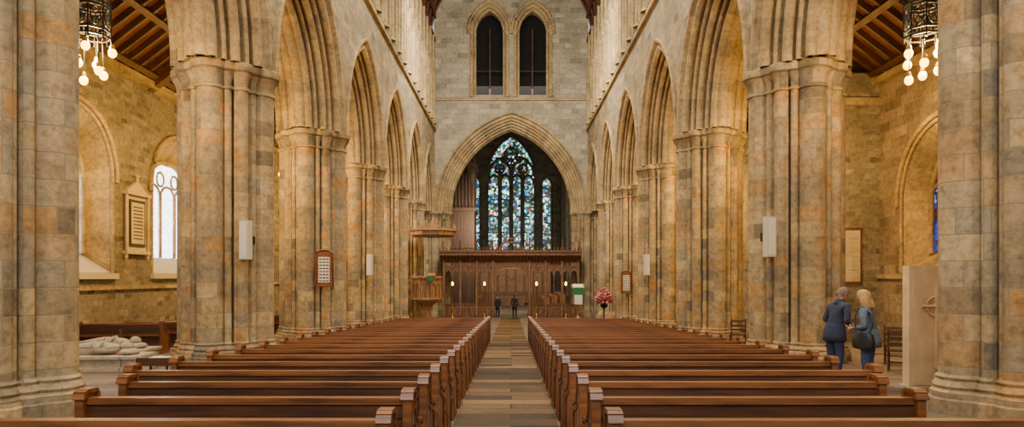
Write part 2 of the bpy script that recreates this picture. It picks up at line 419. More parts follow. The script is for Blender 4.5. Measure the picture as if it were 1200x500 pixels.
def side_window(mb,mp,yc,u0,u1,z0,z1,wm,a,h,zb,zs,glass):
    panel(mb,mp,u0,u1,z0,z1,yc,a,h,zb,zs,wm,0,.7,M_ARCH,splay=.28,rise=RISE)
    w=a*.72; zg=zb+RISE; zz=zg+(zs-zb)*.72
    fill(mb,mp,yc,w,h*.72,zg,zz,-.68,glass)
    archtube(mb,mp,yc,a+.12,h+.15,zs-.2,zs,.04,.09,M_ARCH)
    archtube(mb,mp,yc,a-.02,h,zb,zs,-.02,.07,M_ARCH)
    archtube(mb,mp,yc,w,h*.72,zg,zz,-.6,.1,M_ARCH)
    for k in (-1,1):
        mb.tube([mp(yc+k*w/3,zg,-.6),mp(yc+k*w/3,zz+.2,-.6)],.07,M_PIER,n=6)
    for k in (-1,0,1):
        archtube(mb,mp,yc+k*w*2/3,w/3,.5,zz,zz,-.6,.05,M_PIER,n=5,jamb=False)
    for (du,dz) in ((-w*.33,.75),(w*.33,.75)):
        mb.tube([mp(yc+du+.27*cos(t*pi/8),zz+dz+.27*sin(t*pi/8),-.6) for t in range(16)],.045,M_PIER,n=6,closed=True)
mpn=lambda u,z,l:(-(AW-l),u,z)
mb=MB()
wins=[5.8,12.9,20.0,27.0,34.0,41.0,48.0]
eds=[-2]+[(a+b)/2 for a,b in zip(wins[:-1],wins[1:])]+[54]
for i,w in enumerate(wins):
    side_window(mb,mpn,w,eds[i],eds[i+1],-2.2,ZW+.3,M_RUB,2.3,1.95,1.68,4.85,M_GLASS)
    mb.box(-13.0,-12.86,w-2.4,w+2.4,1.5,1.68,M_WHITE)
    mb.face([mpn(w-2.2,1.7,-.02),mpn(w+2.2,1.7,-.02),mpn(w+1.64,1.68+RISE,-.66),mpn(w-1.64,1.68+RISE,-.66)],M_WHITE)
mb.box(-13.0,-12.9,-2,54,1.15,1.27,M_ARCH)
mb.done('wall_north')
mps=lambda u,z,l:(AW-l,u,z)
mb=MB()
wins=[5.8,12.9,20.3]
eds=[-2,9.4,16.6,24.2]
for i,w in enumerate(wins):
    side_window(mb,mps,w,eds[i],eds[i+1],-2.2,ZW+.3,M_RED,2.5,2.3,1.7,4.1,M_STAIN2)
mb.box(11.7,13.2,24.1,54,-2.2,ZW+.3,M_RUB)
mb.box(11.55,13.05,23.95,24.2,7.6,7.85,M_ARCH)
mb.box(12.9,13.05,-2,24.1,1.5,1.65,M_ARCH)
mb.done('wall_south')

# ------------------------------------------------------------------ east (chancel arch) wall
mpe=lambda u,z,l:(u,54.0-l,z)
mb=MB()
RE,CE=8.0,2.07
A=arc_pts(0,CAPZ+.05,RE,CE,20)
ZS=15.5
for (ua,za),(ub,zb) in zip(A[:-1],A[1:]):
    mb.face([mpe(ua,za,0),mpe(ub,zb,0),mpe(ub,ZS,0),mpe(ua,ZS,0)],M_EAST,[(ua,za),(ub,zb),(ub,ZS),(ua,ZS)])
for sg in (-1,1):
    x0,x1=sorted((sg*5.93,sg*13.2))
    mb.face([(x0,54,-2),(x1,54,-2),(x1,54,ZS),(x0,54,ZS)],M_EAST)
    build_pier('respond',sg*6.0,54.7,mb=mb)
cp=[(8.1,0),(8.12,.12),(8.0,.16),(7.94,.0)]
for k in range(5):
    cp+=roll(7.8-.19*k,-.1-.2*k,.12,20,250,6)
    cp.append((7.8-.19*k-.01,-.1-.2*k-.19))
cp+=roll(7.0,-1.15,.17,90,270,8)
cp+=[(r,-2.3-l) for r,l in reversed(cp[:-9])]
sweep(mb,cp,CE,0,CAPZ+.05,mpe,M_ARCH,n=24)
mb.box(-6.1,6.1,53.85,54,ZS-.05,ZS+.2,M_ARCH)
for c in (-1.72,1.72):
    u0,u1=(-6.1,0) if c<0 else (0,6.1)
    panel(mb,mpe,u0,u1,ZS,28,c,1.5,2.2,15.9,20.9,M_EAST,0,.35,M_ARCH)
    m2=lambda u,z,l:(u,54.35-l,z)
    panel(mb,m2,c-1.6,c+1.6,15.7,24,c,1.15,1.85,15.9,20.9,M_ARCH,0,.8,M_ARCH)
    archtube(mb,mpe,c,1.66,2.4,20.7,20.9,.08,.14,M_ARCH)
    archtube(mb,mpe,c,1.42,2.05,15.9,20.9,-.0,.13,M_ARCH)
    archtube(mb,m2,c,1.15,1.85,15.9,20.9,.05,.1,M_ARCH)
    for q in (-1.42,1.42):
        mb.lathe([(.1,0),(.24,.2),(.28,.3),(.28,.4)],(c+q,53.95,20.6),M_ARCH,n=12)
        mb.lathe([(.26,0),(.22,.15),(.12,.25)],(c+q,53.95,15.7),M_ARCH,n=12)
    m3=lambda u,z,l:(u,55.4-l,z)
    mb.tube([m3(c,15.9,0),m3(c,21.6,0)],.07,M_BEAM,n=6)
    mb.tube([m3(c-1.1,18.2,0),m3(c+1.1,18.2,0)],.05,M_BEAM,n=6)
    mb.box(c-1.6,c+1.6,56.6,56.7,15,24,M_BLACK)  # unlit loft's darkness put into a near-black back panel
mb.done('wall_east',sharp=45)

# ------------------------------------------------------------------ nave ceiling (pointed barrel)
mb=MB()
R,c=ac(6.5,6.2); A=arc_pts(0,20.2,R,c,10)
rows=[[(u,y,z) for u,z in A] for y in range(-2,56,2)]
mb.grid(rows,M_ROOF,smooth=False)
for k in range(0,38):
    y=0+1.45*k
    mb.tube([(u*.985,y,z-.08) for u,z in A],.11,M_BEAM,n=4)
for u,z in A[::2]: mb.box(u*.97-.08,u*.97+.08,0,54,z-.25,z-.05,M_BEAM)
mb.done('ceiling_nave')

# ------------------------------------------------------------------ choir
mb=MB()
mch=lambda u,z,l:(u,78-l,z)
WR=[(-5.6,-3.25,-4.05,.42,.9,4.6,11.9),(-3.25,3.25,0,2.6,4.5,4.6,13.0),(3.25,5.6,4.05,.46,.9,4.6,11.9)]
for u0,u1,uc,a,h,zb,zs in WR:
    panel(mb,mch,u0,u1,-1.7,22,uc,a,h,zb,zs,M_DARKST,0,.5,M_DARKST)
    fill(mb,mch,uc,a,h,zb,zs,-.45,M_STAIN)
    archtube(mb,mch,uc,a+.1,h+.12,zb,zs,.03,.13,M_DARKST)
for x in (-1.3,0,1.3): mb.tube([(x,78.3,4.6),(x,78.3,13.6)],.25,M_DARKST,n=6)
for x in (-1.95,-.65,.65,1.95):
    archtube(mb,mch,x,.63,1.0,12.2,12.2,-.3,.16,M_DARKST,n=5,jamb=False)
for x in (-1.3,1.3): archtube(mb,mch,x,1.3,2.1,13,13,-.3,.18,M_DARKST,n=6,jamb=False)
for (x,z,r) in ((-1.3,13.85,.5),(1.3,13.85,.5),(0,15.6,.72),(-.9,14.95,.3),(.9,14.95,.3),(0,14.35,.42)):
    for k in range(4):
        aa=k*pi/2+pi/4
        mb.tube([(x+r*.45*cos(aa)+r*.5*cos(t*pi/6),78.3,z+r*.45*sin(aa)+r*.5*sin(t*pi/6)) for t in range(12)],.06,M_DARKST,n=5,closed=True)
    mb.tube([(x+r*cos(t*pi/8),78.3,z+r*sin(t*pi/8)) for t in range(16)],.14,M_DARKST,n=6,closed=True)
for z in (6.5,8.4,10.3): mb.box(-2.6,2.6,78.38,78.42,z,z+.09,M_BLACK)
for sg in (-1,1):
    mm=lambda u,z,l,sg=sg:(sg*(5.6-l),u,z)
    for k in range(4):
        u0=55.6+5.6*k
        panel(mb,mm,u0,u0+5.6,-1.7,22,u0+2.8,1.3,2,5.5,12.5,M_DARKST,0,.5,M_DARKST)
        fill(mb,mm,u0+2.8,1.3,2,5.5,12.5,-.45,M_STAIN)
    for k in range(1,4): mb.tube([mm(55.6+5.6*k,-1.6,0),mm(55.6+5.6*k,14,0)],.28,M_DARKST,n=10)
mb.done('wall_choir')
mb=MB()
R,c=ac(5.8,4.5); A=arc_pts(0,18.5,R,c,8)
mb.grid([[(u,y,z) for u,z in A] for y in (54.6,66,78.5)],M_ROOF,smooth=False)
for k in range(12): mb.tube([(u*.98,56+2*k,z-.08) for u,z in A],.14,M_BEAM,n=4)
mb.done('ceiling_choir')
mb=MB()
mr=lambda u,z,l:(u,77-l,z)
for k in range(-4,5):
    x=k*1.0
    panel(mb,mr,x-.5,x+.5,-1.5,3.6 if abs(k)>1 else 4.3,x,.38,.6,-.2,2.3,M_SCREEN,0,.2,M_SCREEN,n=5)
    mb.box(x-.5,x+.5,77.15,77.25,-1.5,3.6,M_PULP)
    mb.box(x-.56,x-.44,76.8,77.05,-1.5,4.0 if abs(k)>1 else 4.8,M_SCREEN)
mb.box(-4.6,4.6,76.75,77.3,3.5,3.8,M_SCREEN)
mb.done('carved_reredos')
mb=MB()
mb.box(-1.4,1.4,72,73,-.7,-.6,M_PULP); mb.box(-1.3,1.3,72.1,72.9,-1.6,-.7,M_SCREEN)
for x in (-1.35,-.5,.5,1.35): mb.tube([(x,71.98,-1.6),(x,71.98,-.7)],.07,M_PULP)
mb.done('communion_table')
for sg in (-1,1):
    mb=MB()
    for j in range(3):
        x=3.0+.75*j; zf=-1.62+.18*j
        x0,x1=sorted((sg*x,sg*(x+.06))); mb.box(x0,x1,64,72,zf,zf+1.1,M_SCREEN)
        x0,x1=sorted((sg*(x+.1),sg*(x+.5))); mb.box(x0,x1,64,72,zf+.4,zf+.46,M_SCREEN)
        for k in range(6): 
            x0,x1=sorted((sg*(x-.02),sg*(x+.55))); mb.box(x0,x1,64+1.5*k,64.08+1.5*k,-1.62,zf+1.2,M_SCREEN)
    mb.done('choir_stalls')

# ------------------------------------------------------------------ rood screen
mb=MB(); YS=52.4
ms=lambda u,z,l:(u,YS-l,z)
FZ=fz(YS)
posts=[-5.15,-3.9,-2.65,-1.4,1.4,2.65,3.9,5.15]
for p in posts:
    mb.box(p-.09,p+.09,YS-.12,YS+.12,FZ-.02,2.8,M_SCREEN)
    mb.lathe([(.16,0),(.16,.3),(.1,.4),(.1,.5)],(p,YS-.12,FZ),M_SCREEN,n=8)
    mb.tube([(p,YS-.14,FZ+.5),(p,YS-.14,2.7)],.05,M_PULP,n=6)
    mb.lathe([(.05,0),(.09,.2),(.05,.4),(.07,.6),(.02,.9)],(p,YS-.6,3.5),M_SCREEN,n=8)
for a,b in zip(posts[:-1],posts[1:]):
    w=b-a; c=(a+b)/2
    nq=int(round(w/.31))
    for i in range(nq):
        x=a+(i+.5)*w/nq
        mb.tube([(x+.12*cos(t*pi/6),YS,2.52+.12*sin(t*pi/6)) for t in range(12)],.025,M_PULP,n=5,closed=True)
    mb.box(a,b,YS-.04,YS+.04,2.68,2.78,M_SCREEN); mb.box(a,b,YS-.05,YS+.05,2.28,2.37,M_SCREEN)
    if w>2: 
        panel(mb,ms,a,b,1.1,2.3,c,1.25,1.0,1.1,1.15,M_SCREEN,.03,.08,n=10)
        archtube(mb,ms,c,1.22,1.0,1.1,1.15,.04,.06,M_PULP,jamb=False)
        for q in (-.6,.6):
            archtube(mb,ms,c+q,.55,.45,1.2,1.2,0,.035,M_SCREEN,n=5,jamb=False)
        continue
    mb.box(a,b,YS-.03,YS+.03,FZ,-.6,M_SCREEN)
    for q in (-.38,0,.38):
        archtube(mb,ms,c+q,.16,.2,FZ+.2,-.95,.05,.025,M_PULP,n=4)
    mb.box(a,b,YS-.09,YS+.09,-.63,-.53,M_SCREEN)
    for q in (-.29,.29):
        panel(mb,ms,c+q-.3,c+q+.3,1.5,2.3,c+q,.275,.48,1.5,1.6,M_SCREEN,.03,.07,n=5)
        archtube(mb,ms,c+q,.26,.48,1.4,1.6,.05,.03,M_PULP,n=5,jamb=False)
    mb.tube([(c,YS,-.55),(c,YS,1.7)],.045,M_SCREEN,n=6)
cv=[(0,2.6),(-.1,2.75),(-.35,2.95),(-.62,3.1),(-.7,3.15),(-.7,3.35),(-.78,3.38),(-.78,3.52),(.6,3.52)]
mb.grid([[(x,YS+dy,z) for dy,z in cv] for x in (-5.45,5.35)],M_SCREEN,smooth=False)
mb.face([(-5.45,YS+dy,z) for dy,z in cv],M_SCREEN); mb.face([(5.35,YS+dy,z) for dy,z in cv],M_SCREEN)
for k in range(43):
    x=-5.4+k*.255
    mb.tube([(x,YS-.1,2.75),(x,YS-.4,2.93),(x,YS-.72,3.15)],.025,M_PULP,n=4)
    mb.lathe([(.07,0),(.03,.1),(.06,.18),(.0,.28)],(x,YS-.72,3.5),M_SCREEN,n=6)
archtube(mb,lambda u,z,l:(u,YS-.72-l,z),0,.9,.6,3.5,3.5,0,.07,M_SCREEN,jamb=False)
mb.tube([(0,YS-.72,4.1),(0,YS-.72,4.55)],.05,M_SCREEN); mb.tube([(-.2,YS-.72,4.4),(.2,YS-.72,4.4)],.05,M_SCREEN)
mb.done('rood_screen',sharp=40)
for x in (-4.4,-2.0,1.9,4.1):
    mb=MB()
    mb.lathe([(.22,0),(.2,.05),(.05,.1),(.03,.5),(.05,.55),(.03,.6),(.03,2.3),(.12,2.36),(.12,2.4)],(0,0,0),M_BRASS,n=12)
    mb.lathe([(.04,2.4),(.07,2.48),(.075,2.58),(.04,2.68),(0,2.7)],(0,0,0),M_BULB,n=12)
    mb.done('candle_lamp_stand',(x,51.2,fz(51.2)))

# ------------------------------------------------------------------ pews
def end_shape(mb,x,th,mirror=1):
    P=[(-.09,0),(-.09,.84),(-.075,.88),(-.05,.895),(.05,.895),(.075,.88),(.085,.82),(.10,.74),(.15,.67),(.24,.63),(.46,.60),(.49,.57),(.49,0)]
    for xx in (x,x+th): mb.face([(xx,y,z) for y,z in P],M_PEW)
    for i in range(len(P)-1):
        mb.face([(x,*P[i]),(x+th,*P[i]),(x+th,*P[i+1]),(x,*P[i+1])],M_PEW)
    C=P[1:-1]
    for (a,b) in zip(C[:-1],C[1:]):
        d=Vector((0,b[0]-a[0],b[1]-a[1])); n=Vector((0,-d.z,d.y)).normalized()
        mb.obox(Vector((x+th/2,(a[0]+b[0])/2,(a[1]+b[1])/2))+n*.005,(th/2+.014,0,0),d*.56,n*.016,M_PEW)
    for xx in (x-.004,x+th+.004):
        mb.tube([(xx,-.02,.1),(xx,-.02,.74),(xx,.08,.6),(xx,.42,.52),(xx,.42,.1)],.01,M_PEWD,n=4,closed=True)
def pew_mesh(x0,x1):
    mb=MB(); th=.065
    end_shape(mb,x0,th); end_shape(mb,x1-th,th)
    a,b=x0+th,x1-th
    mb.box(a,b,-.015,.02,.12,.80,M_PEWD)
    mb.box(a,b,-.055,.045,.80,.85,M_PEW)
    mb.box(a,b,-.035,.03,.70,.79,M_PEWD)
    mb.box(a,b,-.035,.03,.08,.2,M_PEW)
    mb.box(a,b,-.17,-.02,.50,.525,M_PEW)
    mb.box(a,b,-.18,-.165,.50,.56,M_PEW)
    mb.box(a,b,.02,.45,.40,.435,M_PEW)
    mb.box(a,b,.40,.43,.30,.40,M_PEW)
    n=max(1,int(round((b-a)/1.1)))
    for k in range(1,n):
        x=a+(b-a)*k/n
        mb.box(x-.04,x+.04,-.03,.025,.12,.78,M_PEW)
        mb.box(x-.02,x+.02,.03,.42,.0,.4,M_PEW)
    return mb
cache={}
def pew(x0,x1,y,rot=0,name='church_pew',loc=None):
    key=(x0,x1)
    if key not in cache:
        o=pew_mesh(x0,x1).done(name); cache[key]=o.data
    else:
        o=bpy.data.objects.new(name,cache[key]); COL.objects.link(o)
    bv=o.modifiers.new('bevel','BEVEL'); bv.width=.006; bv.segments=1; bv.limit_method='ANGLE'
    o.location=loc if loc else (0,y,fz(y)-.01); o.rotation_euler=(radians(-1.7),0,rot) if not loc else (0,0,rot)
    return o
for r in range(22):
    y=4.2+.93*r
    lo=-4.4 if r==0 else (-3.24 if r==1 else (-3.45 if r==2 else -3.92))
    hi=4.4 if r==0 else (3.08 if r==1 else (3.3 if r==2 else (3.76 if r<5 else 3.95)))
    pew(lo,-.74,y); pew(.6,hi,y)
for (x,y,L) in ((-10.8,18.9,2.2),(-10.3,20.3,2.2),(-9.9,24.5,2.0),(-10.2,27.5,2.2)):
    pew(-L/2,L/2,0,rot=radians(8),name='aisle_bench',loc=(x,y,fz(y)))

# ------------------------------------------------------------------ chandeliers
def chandelier(x,y,z):
    mb=MB(); w=.33
    for zz in (0,.12,.55,.62):
        mb.tube([(w*cos(t*pi/4+pi/8),w*sin(t*pi/4+pi/8),zz) for t in range(8)],.022,M_IRON,n=6,closed=True)
    for t in range(8):
        a=t*pi/4+pi/8; px,py=w*cos(a),w*sin(a)
        mb.tube([(px,py,-.1),(px,py,.72)],.016,M_IRON,n=6)
        mb.lathe([(0,-.06),(.03,-.02),(0,.03)],(px,py,.74),M_IRON,n=6)
        a2=a+pi/8; q=(w*.93*cos(a2),w*.93*sin(a2))
        tx,ty=-sin(a2),cos(a2)
        mb.tube([(q[0]+.085*cos(k*pi/6)*tx,q[1]+.085*cos(k*pi/6)*ty,.34+.17*sin(k*pi/6)) for k in range(12)],.013,M_IRON,n=5,closed=True)
        mb.tube([(q[0]-.1*tx,q[1]-.1*ty,.14),(q[0]+.1*tx,q[1]+.1*ty,.53)],.01,M_IRON,n=4)
        mb.tube([(q[0]+.1*tx,q[1]+.1*ty,.14),(q[0]-.1*tx,q[1]-.1*ty,.53)],.01,M_IRON,n=4)
    for t in range(4):
        a=t*pi/2+pi/8; mb.tube([(w*cos(a),w*sin(a),.62),(0,0,1.3)],.012,M_IRON,n=5)
    top=10.6-z
    k=1.3
    while k<top:
        mb.tube([(.03*cos(t*pi/3)*(1 if int(k*10)%2 else 0),.03*cos(t*pi/3)*(0 if int(k*10)%2 else 1),k+.06*sin(t*pi/3)) for t in range(6)],.009,M_IRON,n=4,closed=True); k+=.1
    for i in range(8):
        a=i*pi/4+.3; rr=.36 if i%2==0 else .24
        zb=-.28-.08*(i%3) if i%2==0 else -.8+.12*(i%3)
        px,py=rr*cos(a),rr*sin(a)
        mb.tube([(px*.9,py*.9,.02),(px,py,zb+.1)],.012,M_IRON,n=5)
        mb.lathe([(.035,.16),(.05,.1),(.045,.07)],(px,py,zb),M_BRASS,n=10)
        mb.ell((px,py,zb),(.075,.075,.09),M_BULB,nu=12,nv=8)
    o=mb.done('iron_chandelier',(x,y,z))
    ld=bpy.data.lights.new('chandelier_glow','POINT'); ld.energy=850 if y<19 else 1500; ld.color=(1,.64,.24) if y<19 else (1,.58,.12); ld.shadow_soft_size=.12
    lo=bpy.data.objects.new('chandelier_glow',ld); COL.objects.link(lo); lo.parent=o; lo.location=(0,0,-.15)
for s in (-1,1):
    for y in (5.6,13.0,20.9,28.3,35.7,43.1): chandelier((-8.0 if s<0 else 7.85) if y<14 else s*9.2,y,6.15)

# ------------------------------------------------------------------ fittings
def speaker(x,y,z,h,rot=0):
    mb=MB(); mb.box(-.12,.12,-.09,.09,-h/2,h/2,M_WHITE)
    mb.box(-.095,.095,-.1,-.085,-h/2+.04,h/2-.04,M_PAPER); mb.box(-.03,.03,.08,.3,-.1,.1,M_IRON)
    mb.done('column_loudspeaker',(x,y,z),bevel=.012).rotation_euler=(0,0,rot)
speaker(-6.3,16.2,2.45,.92,-.3); speaker(6.13,16.2,2.53,.95,.3)
speaker(-6.4,30.9,2.1,.95,-.3); speaker(6.15,31.0,2.1,.95,.3)
def board(name,x,y,z,w,h,frame,face,lines=8,rot=0):
    mb=MB(); 
    mf=lambda u,zz,l:(u,-l,zz)
    P=[(-w/2,-h/2),(w/2,-h/2),(w/2,h/2-.12)]+[(w/2*cos(t*pi/8),h/2-.12+.12*sin(t*pi/8)) for t in range(1,8)]+[(-w/2,h/2-.12)]
    for l in (-.03,.03): mb.face([mf(a,b,l) for a,b in P],frame)
    for i in range(len(P)): 
        a,b=P[i],P[(i+1)%len(P)]; mb.face([mf(*a,-.03),mf(*b,-.03),mf(*b,.03),mf(*a,.03)],frame)
    mb.tube([mf(a,b,.03) for a,b in P],.035,frame,n=6,closed=True)
    mb.box(-w/2+.1,w/2-.1,-.04,-.03,-h/2+.14,h/2-.24,face)
    for k in range(lines):
        zz=-h/2+.19+(h-.5)*k/(lines-1)
        for c in (-1,0,1):
            mb.box(c*w*.2-w*.08,c*w*.2+w*.08,-.046,-.038,zz-.018,zz+.02,M_INK)
    mb.done(name,(x,y,z)).rotation_euler=(0,0,rot)
board('hymn_board',-6.42,23.45,1.86,.58,1.25,M_PEW,M_PAPER)
board('notice_board',6.42,38.05,1.25,.56,1.25,M_PEW,M_PAPER)
mb=MB()
mb.box(0,.08,-.62,.62,-.95,.95,M_PALE); mb.box(.08,.12,-.48,.48,-.8,.8,M_INK); mb.box(.12,.135,-.4,.4,-.7,.7,M_PALE)
for k in range(10): mb.box(.135,.14,-.3,.3,-.55+.12*k,-.51+.12*k,M_INK)
mb.box(0,.2,-.75,.75,.95,1.06,M_PALE); mb.box(0,.18,-.75,.75,-1.06,-.95,M_PALE)
mb.face([(.12,-.7,1.06),(.12,.7,1.06),(.12,0,1.45)],M_PALE); mb.face([(0,-.7,1.06),(.12,-.7,1.06),(.12,0,1.45),(0,0,1.45)],M_PALE); mb.face([(0,.7,1.06),(.12,.7,1.06),(.12,0,1.45),(0,0,1.45)],M_PALE)
mb.lathe([(.0,0),(.07,.05),(.03,.15),(.1,.22),(0,.3)],(.1,0,1.42),M_PALE,n=10)
for q in (-.68,.68):
    mb.tube([(.12,q,-.95),(.12,q,.95)],.05,M_PALE); mb.lathe([(.03,-.2),(.07,-.1),(.05,0)],(.1,q,-1.06),M_PALE,n=8)
mb.done('wall_memorial_tablet',(-13.0,23.55,3.4))
mb=MB()
mb.box(0,.1,-.5,.5,-.9,.9,M_PALE); 
mb.face([(.1,-.5,.9),(.1,.5,.9),(.1,.3,1.25),(.1,0,1.4),(.1,-.3,1.25)],M_PALE); mb.box(.1,.12,-.38,.38,-.7,.75,M_TOMB)
mb.done('wall_memorial_tablet',(-13.0,30.8,2.8))
mb=MB(); mb.box(-.33,.33,-.05,0,-1,1,M_SCREEN); mb.box(-.26,.26,-.06,-.05,-.9,.9,M_PALE)
for k in range(9): mb.box(-.18,.18,-.065,-.06,-.7+.16*k,-.64+.16*k,M_TOMB)
mb.done('framed_roll_of_honour',(12.03,24.09,2.3))
mb=MB()
mb.box(0,.9,0,.2,0,2.15,M_SLAB)
mb.box(.06,.84,-.015,0,.1,2.05,M_SLAB)
mb.tube([(.45,-.03,.4),(.45,-.03,1.8)],.03,M_SLAB,n=6); mb.tube([(.2,-.03,1.45),(.7,-.03,1.45)],.03,M_SLAB,n=6)
mb.tube([(.45+.17*cos(k*pi/8),-.03,1.45+.17*sin(k*pi/8)) for k in range(16)],.02,M_SLAB,n=5,closed=True)
mb.box(-.05,.95,-.05,.25,0,.08,M_TOMB)
mb.done('carved_stone_slab',(6.85,11.75,fz(11.8)-.02),bevel=.02)
# pulpit
mb=MB(); n=8
def octring(r,z): return [(r*cos(pi/8+k*pi/4),r*sin(pi/8+k*pi/4),z) for k in range(9)]
pf=[(.55,0),(.55,.12),(.3,.2),(.26,.7),(.34,.95),(.75,1.25),(.98,1.35),(1.02,1.45),(.95,1.5),(.95,2.65),(1.03,2.7),(1.08,2.85),(.95,2.9),(.9,2.9),(.85,1.6)]
mb.grid([octring(r,z) for r,z in pf],M_PULP,smooth=False)
for k in range(8):
    a=pi/8+k*pi/4; mb.tube([(.97*cos(a),.97*sin(a),1.45),(.97*cos(a),.97*sin(a),2.7)],.05,M_PULP,n=6)
    am=a+pi/8; t=Vector((-sin(am),cos(am),0)); c=Vector((.92*cos(am),.92*sin(am),0))
    for q in (-.17,.17):
        mb.tube([c+t*(q+u)+Vector((0,0,z)) for u,z in [(-.13,1.6),(-.13,2.25),(-.07,2.4),(0,2.5),(.07,2.4),(.13,2.25),(.13,1.6)]],.022,M_PEW,n=5)
for k in range(7): mb.obox((-1.15-.16*k,.25,1.5-.22*k),(.12,0,0),(0,.4,0),(0,0,.03),M_PULP)
mb.tube([(-1,-.12,2.75),(-2.3,-.12,1.1)],.04,M_PULP); mb.tube([(-2.3,-.12,0),(-2.3,-.12,1.1)],.05,M_PULP)
mb.box(.2,.5,-1.1,-.98,2.6,2.95,M_GREEN); mb.obox((.38,-.9,3.0),(.25,0,0),(0,.2,.08),(0,-.01,.02),M_PULP)
mb.done('pulpit',(-5.45,44.2,fz(44.2)),bevel=.01)
mb=MB()
mb.grid([octring(r,z) for r,z in [(0.01,0.02),(1.35,0),(1.5,.08),(1.5,.3),(1.62,.36),(1.55,.45),(.9,.55),(.5,.65),(.2,.9),(.05,1.3)]],M_PULP,smooth=False)
for k in range(8):
    a=pi/8+k*pi/4; mb.lathe([(.06,0),(.1,.15),(.03,.3),(0,.5)],(1.5*cos(a),1.5*sin(a),.4),M_PULP,n=6)
mb.box(-1.6,0,-.08,.08,.1,.3,M_PULP); mb.box(-1.1,-.9,1.0,1.2,-1.2,.1,M_PULP)
mb.done('pulpit_sounding_board',(-5.1,44.6,4.15))
# organ case
mb=MB()
mb.box(-1,1.0,-1,3,0,3.2,M_ORGAN); mb.box(-1.15,1.15,-1.15,3,3.2,3.5,M_ORGAN)
for k in range(7):
    x=-.9+.3*k; h=3.2-.35*abs(k-3)
    mb.lathe([(.03,0),(.12,.3),(.12,h)],(x,-.95,3.5),M_ORGAN,n=10)
    mb.box(x-.17,x-.13,-1.1,-.8,3.5,3.5+h+.6,M_ORGAN)
    mb.box(x-.16,x-.12,-1.03,-1,0.2,3.1,M_ORGAN)
mb.box(-1,1,-.7,3,3.5,7.2,M_ORGAN); mb.box(-1.15,1.15,-1.15,3,7.0,7.4,M_ORGAN)
for k in range(8): mb.lathe([(.08,0),(.12,.2),(.03,.5),(0,.9)],(-1+.285*k,-1.05,7.4),M_ORGAN,n=6)
mb.box(-1,1.0,-.9,3,-5.6,0,M_ORGAN)
mb.done('organ_case',(-4.2,60,4.0))
mb=MB()
mb.lathe([(.4,0),(.38,.1),(.15,.2),(.08,.4),(.1,1.2),(.06,1.5),(.12,2.0)],(0,0,0),M_PULP,n=8)
mb.obox((0,0,2.2),(.42,0,0),(0,.25,.12),(0,-.02,.04),M_PULP); mb.box(-.38,.38,-.32,-.29,1.7,2.15,M_GREEN); mb.obox((0,-.03,2.27),(.34,0,0),(0,.2,.1),(0,-.01,.02),M_PAPER)
mb.box(-.25,.25,-.34,-.3,1.1,1.7,M_PAPER)
mb.done('lectern',(4.3,44,fz(44)))
mb=MB()
mb.lathe([(.28,0),(.25,.05),(.04,.1),(.04,.9),(.2,1.0),(.22,1.15)],(0,0,0),M_IRON,n=12)
for k in range(170):
    a=random.random()*2*pi; r=.5*sqrt(random.random()); z=1.2+.95*random.random()*(1-r)
    c=(r*cos(a),r*sin(a),z)
    if k%3: mb.ell(c,(.07,.07,.05),M_PINK,nu=6,nv=4)
    else: mb.ell(c,(.035,.09,.03),M_LEAF,nu=6,nv=4,rot=Matrix.Rotation(a,3,'Z'))
    if k%4==0: mb.tube([(0,0,1.1),c],.008,M_LEAF,n=4)
mb.done('flower_arrangement',(5.3,39.0,fz(39)))
def chair(x,y,rot):
    mb=MB()
    for px in (-.2,.2):
        mb.tube([(px,-.2,0),(px,-.2,.44)],.02,M_PEWD,n=6); mb.tube([(px,.2,0),(px,.2,.45),(px,.27,.92)],.02,M_PEWD,n=6)
    mb.box(-.23,.23,-.23,.22,.43,.47,M_PEWD)
    for z in (.6,.72,.86): mb.box(-.2,.2,.2+.15*(z-.45),.225+.15*(z-.45),z-.03,z+.03,M_PEWD)
    mb.box(-.2,.2,-.21,-.19,.15,.18,M_PEWD)
    mb.done('wooden_chair',(x,y,fz(y))).rotation_euler=(0,0,rot)
for x,y,r in ((8.3,14.6,2.6),(9.0,14.9,2.7),(9.1,16.2,2.6),(9.8,16.4,2.6),(8.9,20.5,.3),(9.5,20.8,.2),(6.9,20.8,2.9),(7.5,20.9,3.0)): chair(x,y,r)

# ------------------------------------------------------------------ people
def skinmesh(pts,edges,root=0,sub=2,smooth=True):
    me=bpy.data.meshes.new('t'); me.from_pydata([p[:3] for p in pts],edges,[])
    o=bpy.data.objects.new('t',me); COL.objects.link(o)
    o.modifiers.new('s','SKIN')
    for i,p in enumerate(pts):
        sv=me.skin_vertices[0].data[i]; sv.radius=(p[3],p[4] if len(p)>4 else p[3]); sv.use_root=(i==root)
    ss=o.modifiers.new('u','SUBSURF'); ss.levels=sub; ss.render_levels=sub
    dg=bpy.context.evaluated_depsgraph_get(); ev=o.evaluated_get(dg); em=ev.to_mesh()
    V=[v.co.copy() for v in em.vertices]; F=[tuple(p.vertices) for p in em.polygons]
    ev.to_mesh_clear(); bpy.data.objects.remove(o); bpy.data.meshes.remove(me)
    return V,F
def add_vf(mb,V,F,matf):
    b=len(mb.v); mb.v+=[tuple(v) for v in V]
    for f in F:
        c=sum((V[i] for i in f),Vector())/len(f)
        mb.f.append(tuple(i+b for i in f)); mb.u.append([(V[i].x,V[i].z) for i in f]); mb.m.append(mb.mi(matf(c))); mb.sm.append(True)
M_SKIN=plain('skin','#c08a72',rough=.55,var=.08)
M_SHOE=plain('shoe_leather','#1c1714',rough=.5)
def cloth(n,c): return plain(n,c,rough=.9,nscale=25,var=.3)
M_EYE=plain('eye_dark','#20160f',rough=.3)
plainlip=plain('lips','#a05a50',rough=.5,var=.05)
